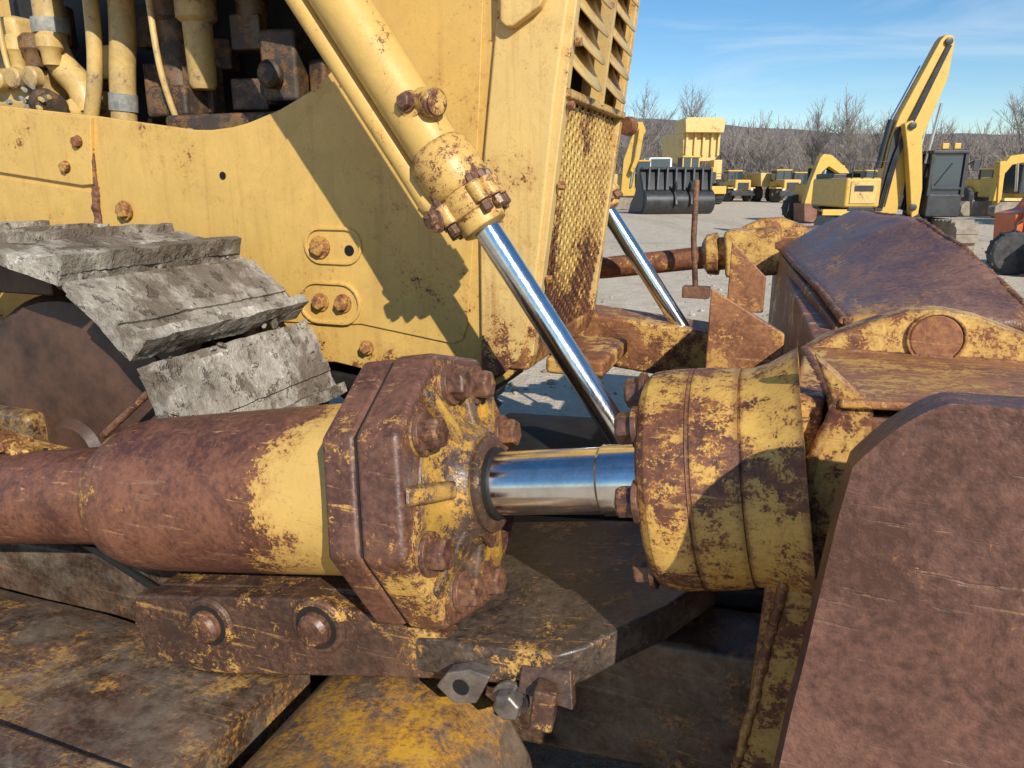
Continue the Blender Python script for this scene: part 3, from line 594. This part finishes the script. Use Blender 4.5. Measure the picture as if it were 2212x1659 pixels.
# ================================================================== YARD MACHINES
def sx(par,name,pts,y0,y1,mat,bev=.03): return prism(name,[Vector((x,y0,z)) for x,z in pts],(0,y1-y0,0),mat,par,bev)
def wheel(par,x,y,r,w,rim=M_fy,d=(0,-1,0)):
    dv=Vector(d); p=Vector((x,y,r))-dv*w/2
    lathe('tire',p,d,[(0,r*.62),(0,r*.9),(w*.12,r),(w*.88,r),(w,r*.9),(w,r*.62)],M_tire,par,28)
    lathe('rim',p+dv*w*.5,d,[(0,r*.6),(w*.42,r*.6),(w*.42,r*.5),(w*.3,r*.3),(w*.52,r*.2),(w*.54,.01)],rim,par,24)
    for k in range(12):
        a=k*.5236; c=Vector((x,y,r)); s_=dv.cross(Vector((0,0,1))); rad=s_*math.cos(a)+Vector((0,0,1))*math.sin(a)
        bm=gridbox(c+rad*r,dv*w*.45,dv.cross(rad)*r*.06,rad*r*.04,(1,1,1)); fin('tread',bm,M_tire,par)
def ctrack(par,s,y0,y1,w,h=.38,r=.36):
    pts=[]
    for a in range(13): pts.append((y1+r*math.cos(math.pi*(a/12-.5)),h+r*math.sin(math.pi*(a/12-.5))))
    for a in range(13): pts.append((y0+r*math.cos(math.pi*(a/12+.5)),h+r*math.sin(math.pi*(a/12+.5))))
    prism('crawler_track',[Vector((s-w/2,p_[0],p_[1])) for p_ in pts],(w,0,0),M_tpad,par,.02)
    n=int((y1-y0)/.22)
    for i in range(n): box('track_pad',(s,y0+.22*i+.1,h+r+.015),(w/2+.02,.085,.02),M_tpad,par)
    for i in range(6):
        a=math.pi*(1-.5+i/5-.5)+math.pi/2; box('track_pad',(s,y0+(r+.01)*math.cos(a),h+(r+.01)*math.sin(a)),(w/2+.02,.03,.06),M_tpad,par,.005)
X=empty('excavator',(11.1,22,0),math.radians(-4))
sx(X,'boom',[(-.62,.9),(-.50,1.9),(-.40,2.9),(-.22,3.6),(.62,5.55),(.72,5.68),(.93,5.66),(1.0,5.5),(.96,4.6),(.70,3.7),(.45,2.9),(.18,1.8),(.05,.9)],.02,.42,M_fy)
sx(X,'stick',[(-.20,3.35),(.0,3.45),(.30,3.2),(.52,1.6),(.50,.9),(.32,.8),(.18,1.6),(-.02,2.6)],-.34,-.04,M_fy)
sx(X,'boom_shadow_plate',[(-.60,1.0),(-.48,1.9),(-.38,2.9),(-.28,3.3),(-.14,3.3),(-.22,2.6),(-.30,1.8),(-.38,1.0)],-.02,.02,M_fb,.005)
for y in (-.08,.52):
    tube('boom_cylinder',[(.42,y,1.0),(.62,y,2.3)],.075,M_fb,X); tube('boom_cylinder_rod',[(.62,y,2.3),(.82,y,3.9)],.045,M_chr2,X)
tube('stick_cylinder',[(-.56,.20,2.2),(-.36,.20,3.5)],.09,M_fb,X); tube('stick_cylinder_rod',[(-.36,.2,3.5),(.25,.2,4.9)],.045,M_chr2,X)
for k in range(4): tube('hydraulic_hose',[(-.5+.05*k,-.04,1.1),(-.25+.04*k,-.1,2.6),(.25+.04*k,-.06,4.0),(.80+.03*k,-.03,5.4)],.022,M_fb,X,8,0,5)
for k,(x,z) in enumerate(((.82,5.5),(.0,3.3),(-.3,2.0),(.3,1.1))): lathe('pin_boss',(x,-.36 if k in(1,3) else .0,z),(0,-1,0),[(0,.10),(.05,.10),(.06,.06)],M_fb,X,20)
sx(X,'bucket_linkage',[(.30,.9),(.52,.95),(.75,.55),(.55,.30),(.20,.45)],-.30,-.08,M_fb,.01)
box('upper_body',(-1.05,1.3,1.50),(.50,1.5,.42),M_fy,X,.08); box('engine_cover',(-1.05,2.0,1.98),(.42,.8,.08),M_fb,X,.05)
box('tool_box_door',(-1.05,-.215,1.50),(.36,.015,.30),M_fy2,X,.01); box('side_vent',(-1.05,-.235,1.62),(.26,.01,.08),M_fb,X)
box('handrail_step',(-1.1,-.25,1.05),(.35,.06,.06),M_fb,X,.02)
box('counterweight',(0,3.0,1.45),(1.35,.4,.5),M_fb,X,.12)
for k in range(3): tube('handrail',[(-1.4+.3*k,-.2,1.9),(-1.4+.3*k,-.2,2.35),(-1.1+.3*k,-.2,2.35)],.018,M_fb,X)
cx,cy=1.12,.35
box('cab_lower',(cx,cy,1.15),(.47,.75,.32),M_fb,X,.04); box('cab_roof',(cx,cy,2.60),(.50,.8,.06),M_fb,X,.04)
for a in (-.45,.45):
    for b in (-.72,.0,.72): box('cab_pillar',(cx+a,cy+b,2.0),(.045,.045,.58),M_fb,X)
box('cab_glass',(cx,cy,2.0),(.43,.70,.56),M_glass,X)
box('cab_sill',(cx,cy-.76,1.62),(.40,.02,.03),M_fb,X,.01)
tube('wiper',[(cx-.3,cy-.72,1.7),(cx+.1,cy-.72,2.3)],.012,M_fb,X)
ctrack(X,-1.05,-1.3,2.6,.56); ctrack(X,1.25,-1.3,2.6,.56)
box('car_body',(0,.6,.6),(.8,.9,.25),M_fb,X,.05)
box('work_lamp',(.98,-.3,2.76),(.09,.06,.08),M_fy,X,.02); box('work_lamp',(1.3,-.3,2.76),(.09,.06,.08),M_fy,X,.02)
tube('mirror_arm',[(1.55,-.3,2.2),(1.8,-.5,2.4)],.02,M_fb,X); box('mirror',(1.8,-.5,2.25),(.09,.02,.16),M_fb,X,.02)
W=empty('wheel_excavator',(14.6,36,0),math.radians(8))
sx(W,'arm',[(-1.2,.35),(-1.15,.95),(-.95,1.9),(-.62,2.9),(-.45,3.1),(-.05,3.05),(.75,2.45),(.95,2.2),(.75,2.05),(-.15,2.55),(-.45,2.3),(-.72,1.4),(-.75,.5)],-.6,-.25,M_fy)
tube('arm_cylinder',[(-.35,-.4,1.2),(-.2,-.4,2.4)],.08,M_chr2,W)
sx(W,'bucket',[(-1.35,.9),(-.7,.9),(-.55,.4),(-.8,.05),(-1.25,.1)],-.9,.1,M_brown)
box('body',(.9,.9,1.35),(1.1,1.4,.45),M_fy,W,.1); box('cab',(.35,.5,2.0),(.5,.6,.5),M_glass,W,.03); box('cab_roof',(.35,.5,2.55),(.56,.68,.06),M_fy,W,.03)
for a in (-.5,.5):
    for b in (-.6,.6): box('cab_pillar',(.35+a,.5+b,2.0),(.05,.05,.5),M_fb,W)
for x,y in ((-.2,-.4),(-.2,2.0),(1.7,-.4),(1.7,2.0)): wheel(W,x,y,.62,.5)
box('blade',(.5,-1.2,.55),(1.1,.05,.3),M_fy,W,.03)
for k in range(3): box('body_vent',(.4+.4*k,-.53,1.4),(.14,.02,.2),M_fb,W,.01)
H=empty('haul_truck',(17.4,73,0),math.radians(6))
sx(H,'dump_body_canopy',[(-1.8,7.5),(-1.6,7.7),(1.7,7.7),(2.0,7.4),(1.9,6.4),(-1.7,6.4)],-1.6,1.5,M_fy2,.05)
sx(H,'dump_body',[(-1.6,6.5),(1.9,6.5),(1.85,4.3),(1.4,3.9),(-1.2,3.9),(-1.55,4.6)],-.6,6,M_fy2,.05)
for x in (-1.3,-.5,.3,1.1,1.75): box('body_rib',(x,-.75,5.4),(.10,.15,1.0),M_fy2,H,.02)
box('cab',(-1.3,-1.5,3.4),(.75,.8,.8),M_glass,H,.04); box('cab_roof',(-1.3,-1.5,4.25),(.85,.95,.08),M_fy,H,.03); box('cab_base',(-1.3,-1.5,2.5),(.78,.82,.25),M_fy,H,.03)
for a in (-.75,0,.75): box('cab_pillar',(-1.3+a,-2.3,3.4),(.05,.05,.8),M_fy,H)
box('hood',(.3,-1.7,2.6),(.8,.9,.7),M_fy,H,.06); box('radiator',(.3,-2.62,2.4),(.7,.03,.5),M_fb,H); box('bumper',(0,-2.7,1.3),(2.0,.2,.35),M_fy,H,.05)
box('side_tank',(1.5,-1,2.9),(.4,.7,1.1),M_fy2,H,.05)
for x in (-1.6,1.6): wheel(H,x,-1.5,1.15,.8,d=(1 if x>0 else -1,0,0)); wheel(H,x,4,1.15,.8,d=(1 if x>0 else -1,0,0))
for k in range(6): box('ladder_step',(1.3,-2.75,1.5+k*.25),(.25,.1,.02),M_fb,H)
Bk=empty('loader_bucket',(9.9,48,0),math.radians(12))
shell=[(-1.3,1.4),(-1.45,.9),(-1.35,.35),(-1.0,.05),(1.2,.0),(1.3,.08),(-.9,.2),(-1.15,.5),(-1.2,1.0),(-.4,2.6),(-.5,2.75)]
prism('shell',[Vector((-2.25,x,z)) for x,z in shell],(4.5,0,0),M_fsteel,Bk,.03)
bkside=[(-1.4,.9),(-1.3,.3),(-1.0,.05),(1.2,.02),(.9,.6),(.2,1.2),(-.4,2.65),(-.55,2.7),(-1.1,1.6)]
for x in (-2.25,2.17): prism('side_plate',[Vector((x,a,z)) for a,z in bkside],(.09,0,0),M_fsteel,Bk,.01)
lathe('rounded_back',(-2.22,-1.05,.75),(1,0,0),[(0,.75),(4.44,.75)],M_fsteel,Bk,40)
for k in range(8): 
    x=-2.1+k*.58; prism('rib',[Vector((x,-1.3,1.3)),Vector((x,-1.55,1.45)),Vector((x+.25,-1.0,2.75)),Vector((x+.25,-.6,2.75))],(.12,0,0),M_fsteel,Bk,.01)
box('top_edge',(0,-.8,2.72),(2.25,.12,.08),M_fsteel,Bk,.02)
for x in (-.5,.5): prism('hinge_ear',[Vector((x,-1.6,.3)),Vector((x,-2.1,.6)),Vector((x,-2.0,1.0)),Vector((x,-1.8,1.3)),Vector((x,-2.0,1.7)),Vector((x,-1.7,2.0)),Vector((x,-1.4,1.6))],(.14,0,0),M_fsteel,Bk,.02)
def adt(x,y,rz):
    A=empty('articulated_dump_truck',(x,y,0),rz)
    sx(A,'dump_body',[(-1.5,1.6),(-1.65,3.0),(1.65,3.0),(1.5,1.6)],1.8,7,M_fy2,.05)
    box('hood',(0,-1.2,1.75),(.9,1.1,.55),M_fy,A,.12); box('grille',(0,-2.33,1.65),(.62,.02,.35),M_fb,A,.02); box('bumper',(0,-2.3,.9),(1.35,.2,.25),M_fb,A,.05)
    for s in (-1,1): box('headlamp',(s*.95,-2.4,1.3),(.14,.05,.1),M_white,A,.02); box('fender',(s*1.2,-1.1,1.45),(.35,.9,.08),M_fy,A,.04)
    box('cab',(0,.5,2.6),(.8,.7,.62),M_glass,A,.05); box('cab_roof',(0,.5,3.25),(.85,.75,.07),M_fy,A,.04); box('cab_base',(0,.5,1.8),(.85,.75,.3),M_fy,A,.04)
    for a in (-.8,0,.8): box('pillar',(a,-.2,2.6),(.05,.04,.62),M_fb,A)
    for s in (-1,1): tube('mirror_arm',[(s*.85,-.3,3.0),(s*1.35,-.5,2.9)],.03,M_fb,A); box('mirror',(s*1.4,-.5,2.6),(.12,.03,.25),M_fb,A)
    for s in (-1.15,1.15):
        for yy in (-1.0,3.4,5.2): wheel(A,s,yy,.82,.6,d=(1 if s>0 else -1,0,0))
adt(24.3,84,.15); adt(28.2,80,.1)
Q=empty('rock_bucket',(28.8,62,0),.2)
prism('shell',[Vector((-1.0,a,z)) for a,z in ((.0,.1),(.9,.05),(1.0,1.4),(.8,1.5),(.7,.35),(.1,.25))],(2.0,0,0),M_brown,Q,.03)
for x in (-1.0,.94): prism('side',[Vector((x,a,z)) for a,z in ((-.3,.1),(.9,.05),(1.0,1.4),(.5,1.3))],(.06,0,0),M_brown,Q,.01)
for k in range(5): box('tooth',(-.85+.42*k,-.3,.15),(.07,.3,.05),M_brown,Q,.02)
def loader(x,y,rz,s=1.):
    A=empty('wheel_loader',(x,y,0),rz)
    box('rear_hood',(0,2.0,1.7*s),(.85,1.3,.55*s),M_fy,A,.1); box('cab',(0,.3,2.4*s),(.75,.75,.7*s),M_glass,A,.04); box('cab_roof',(0,.3,3.15*s),(.85,.85,.07),M_fy,A,.04)
    for a in (-.75,.75):
        for b in (-.4,1.0): box('pillar',(a,b,2.4*s),(.06,.06,.7*s),M_fb,A)
    for a in (-.6,.5): prism('lift_arm',[Vector((a,-2.3,.5)),Vector((a,-2.2,.9)),Vector((a,-1.2,1.6)),Vector((a,.1,2.0)),Vector((a,.1,1.7)),Vector((a,-1.2,1.2))],(.14,0,0),M_fy,A,.02)
    prism('bucket',[Vector((-1.4,a,z)) for a,z in ((-3.4,.1),(-2.3,.1),(-2.1,.6),(-2.2,1.3),(-2.5,1.35),(-2.45,.5),(-2.6,.3))],(2.8,0,0),M_fy2,A,.03)
    for s_ in (-1.1,1.1):
        for yy in (-1.2,1.9): wheel(A,s_,yy,.8,.6,d=(1 if s_>0 else -1,0,0))
loader(36.0,78,.5); loader(24.6,34,-.6); loader(44,70,.3); loader(33.5,90,.2); loader(40.5,84,-.4); loader(30.5,58,.6)
X2=empty('excavator',(26.6,41,0),math.radians(10))
sx(X2,'boom',[(-1.2,.9),(-1.05,2.6),(-.55,3.2),(.6,3.35),(2.4,2.6),(2.5,2.3),(.5,2.9),(-.4,2.75),(-.75,2.3),(-.8,.9)],-.4,-.05,M_fy)
sx(X2,'stick',[(-1.25,2.9),(-.9,2.95),(-.8,1.0),(-1.0,.7)],-.5,-.1,M_fy)
box('upper_body',(1.6,1.2,1.6),(1.3,1.3,.55),M_fy,X2,.1); box('cab',(.6,.0,2.0),(.5,.6,.7),M_glass,X2,.04); box('cab_roof',(.6,0,2.72),(.56,.66,.06),M_fb,X2,.03)
for a in (-.5,.5):
    for b in (-.6,.6): box('cab_pillar',(.6+a,b,2.0),(.06,.06,.7),M_fb,X2)
for y in (-.6,1.8): sx(X2,'crawler_track',[(-1.2,.3),(-.9,.05),(2.6,.05),(2.9,.3),(2.9,.6),(2.6,.85),(-.9,.85),(-1.2,.6)],y,y+.5,M_tpad)
tube('boom_cylinder',[(.0,-.5,1.4),(-.2,-.5,2.8)],.08,M_chr2,X2)
X3=empty('excavator',(8.3,54,0),math.radians(-10))
sx(X3,'boom',[(-.6,1.0),(-.5,3.4),(.1,5.2),(.35,5.9),(.7,5.9),(.95,5.3),(.55,4.6),(.3,3.2),(.35,1.0)],-.4,.1,M_fy)
sx(X3,'stick',[(.5,5.5),(.85,5.4),(.6,3.5),(.2,2.5),(.0,2.7),(.3,3.6)],-.9,-.45,M_fy)
box('upper_body',(-.6,2,1.8),(1.4,1.8,.7),M_fy2,X3,.1); sx(X3,'crawler_track',[(-1.6,.3),(-1.3,.05),(1.6,.05),(1.9,.3),(1.9,.7),(1.6,.95),(-1.3,.95),(-1.6,.7)],-.2,.4,M_tpad)
box('cab',(.9,.3,2.6),(.45,.7,.7),M_glass,X3,.04); box('cab_roof',(.9,.3,3.35),(.5,.75,.06),M_fy,X3,.03)
tube('boom_cylinder',[(.1,-.5,1.6),(.4,-.5,4.4)],.08,M_chr2,X3)
Wt=empty('pickup_truck',(11.3,60,0),.1)
box('cab',(0,0,3.1),(.85,.8,.6),M_glass,Wt,.08); box('cab_roof',(0,0,3.72),(.8,.75,.06),M_white,Wt,.04)
for a in (-.82,.82):
    for b in (-.75,.75): box('pillar',(a,b,3.1),(.07,.07,.62),M_white,Wt)
box('body',(0,.8,1.9),(1.1,2.6,.75),M_white,Wt,.08); 
for s in (-1,1):
    for yy in (-1,2.6): wheel(Wt,s,yy,.6,.35,M_white,d=(s,0,0))
O=empty('telehandler',(10.25,15,0),math.radians(-14))
sx(O,'chassis',[(-.3,.55),(-.35,1.15),(.0,1.25),(.2,1.6),(2.6,1.5),(2.6,.5)],-.2,.9,M_org,.04)
sx(O,'boom',[(-.25,1.0),(-.15,1.45),(2.6,2.0),(2.6,1.65),(.1,1.2)],-.35,-.22,M_org,.02)
box('front_guard',(.02,-.3,1.1),(.06,.10,.45),M_org,O,.02); box('front_guard',(-.12,-.3,1.35),(.16,.08,.05),M_org,O,.02)
box('cab',(1.2,.3,1.9),(.5,.5,.5),M_glass,O,.04)
wheel(O,-.35,-.4,.42,.32,M_fb); wheel(O,.22,-.9,.44,.34,M_white); wheel(O,2.3,-.5,.46,.34,M_white)
tube('headlamp_guard',[(-.25,-.45,1.1),(-.4,-.5,1.0),(-.4,-.5,.8)],.02,M_fb,O)

# ================================================================== LIGHT, SKY, CAMERA
trav=Vector((-.151,.374,-.24)).normalized()
ld=bpy.data.lights.new('sun','SUN'); ld.energy=5.0; ld.angle=math.radians(.5); ld.color=(1,.95,.85)
lo=bpy.data.objects.new('sun',ld); scn.collection.objects.link(lo); lo.rotation_euler=trav.to_track_quat('-Z','Y').to_euler(); lo.location=(3,-6,8)
w=bpy.data.worlds.new('World'); scn.world=w; w.use_nodes=True; nt=w.node_tree; nt.nodes.clear()
sk=nt.nodes.new('ShaderNodeTexSky'); sk.sky_type='NISHITA'; sk.sun_disc=False; sk.sun_elevation=math.radians(31); sk.sun_rotation=math.radians(158)
sk.air_density=1.0; sk.dust_density=.1; sk.ozone_density=3.0
hs=nt.nodes.new('ShaderNodeHueSaturation'); hs.inputs['Saturation'].default_value=1.25; hs.inputs['Value'].default_value=1.0; nt.links.new(sk.outputs[0],hs.inputs['Color'])
tc=nt.nodes.new('ShaderNodeTexCoord'); mp=nt.nodes.new('ShaderNodeMapping'); mp.inputs['Scale'].default_value=(1.2,1.2,9); nt.links.new(tc.outputs['Generated'],mp.inputs[0])
nz=nt.nodes.new('ShaderNodeTexNoise'); nz.inputs['Scale'].default_value=2.2; nz.inputs['Detail'].default_value=7; nz.inputs['Roughness'].default_value=.55; nz.inputs['Distortion'].default_value=.8; nt.links.new(mp.outputs[0],nz.inputs['Vector'])
mr=nt.nodes.new('ShaderNodeMapRange'); mr.inputs[1].default_value=.5; mr.inputs[2].default_value=.8; mr.inputs[4].default_value=.35; nt.links.new(nz.outputs['Fac'],mr.inputs[0])
mx=nt.nodes.new('ShaderNodeMix'); mx.data_type='RGBA'; nt.links.new(mr.outputs[0],mx.inputs[0]); nt.links.new(hs.outputs[0],mx.inputs[6]); mx.inputs[7].default_value=(7.5,7.8,8,1)
bg=nt.nodes.new('ShaderNodeBackground'); bg.inputs[1].default_value=.13; nt.links.new(mx.outputs[2],bg.inputs[0])
wo=nt.nodes.new('ShaderNodeOutputWorld'); nt.links.new(bg.outputs[0],wo.inputs[0])
cd=bpy.data.cameras.new('camera'); cam=bpy.data.objects.new('camera',cd); scn.collection.objects.link(cam)
cd.sensor_width=36; cd.lens=36*1600/2212; cd.clip_start=.02; cd.clip_end=8000
cam.location=(0,0,1.7); cam.rotation_euler=(math.radians(75),0,0)
scn.camera=cam
scn.view_settings.view_transform='Standard'; scn.view_settings.look='None'; scn.view_settings.exposure=0
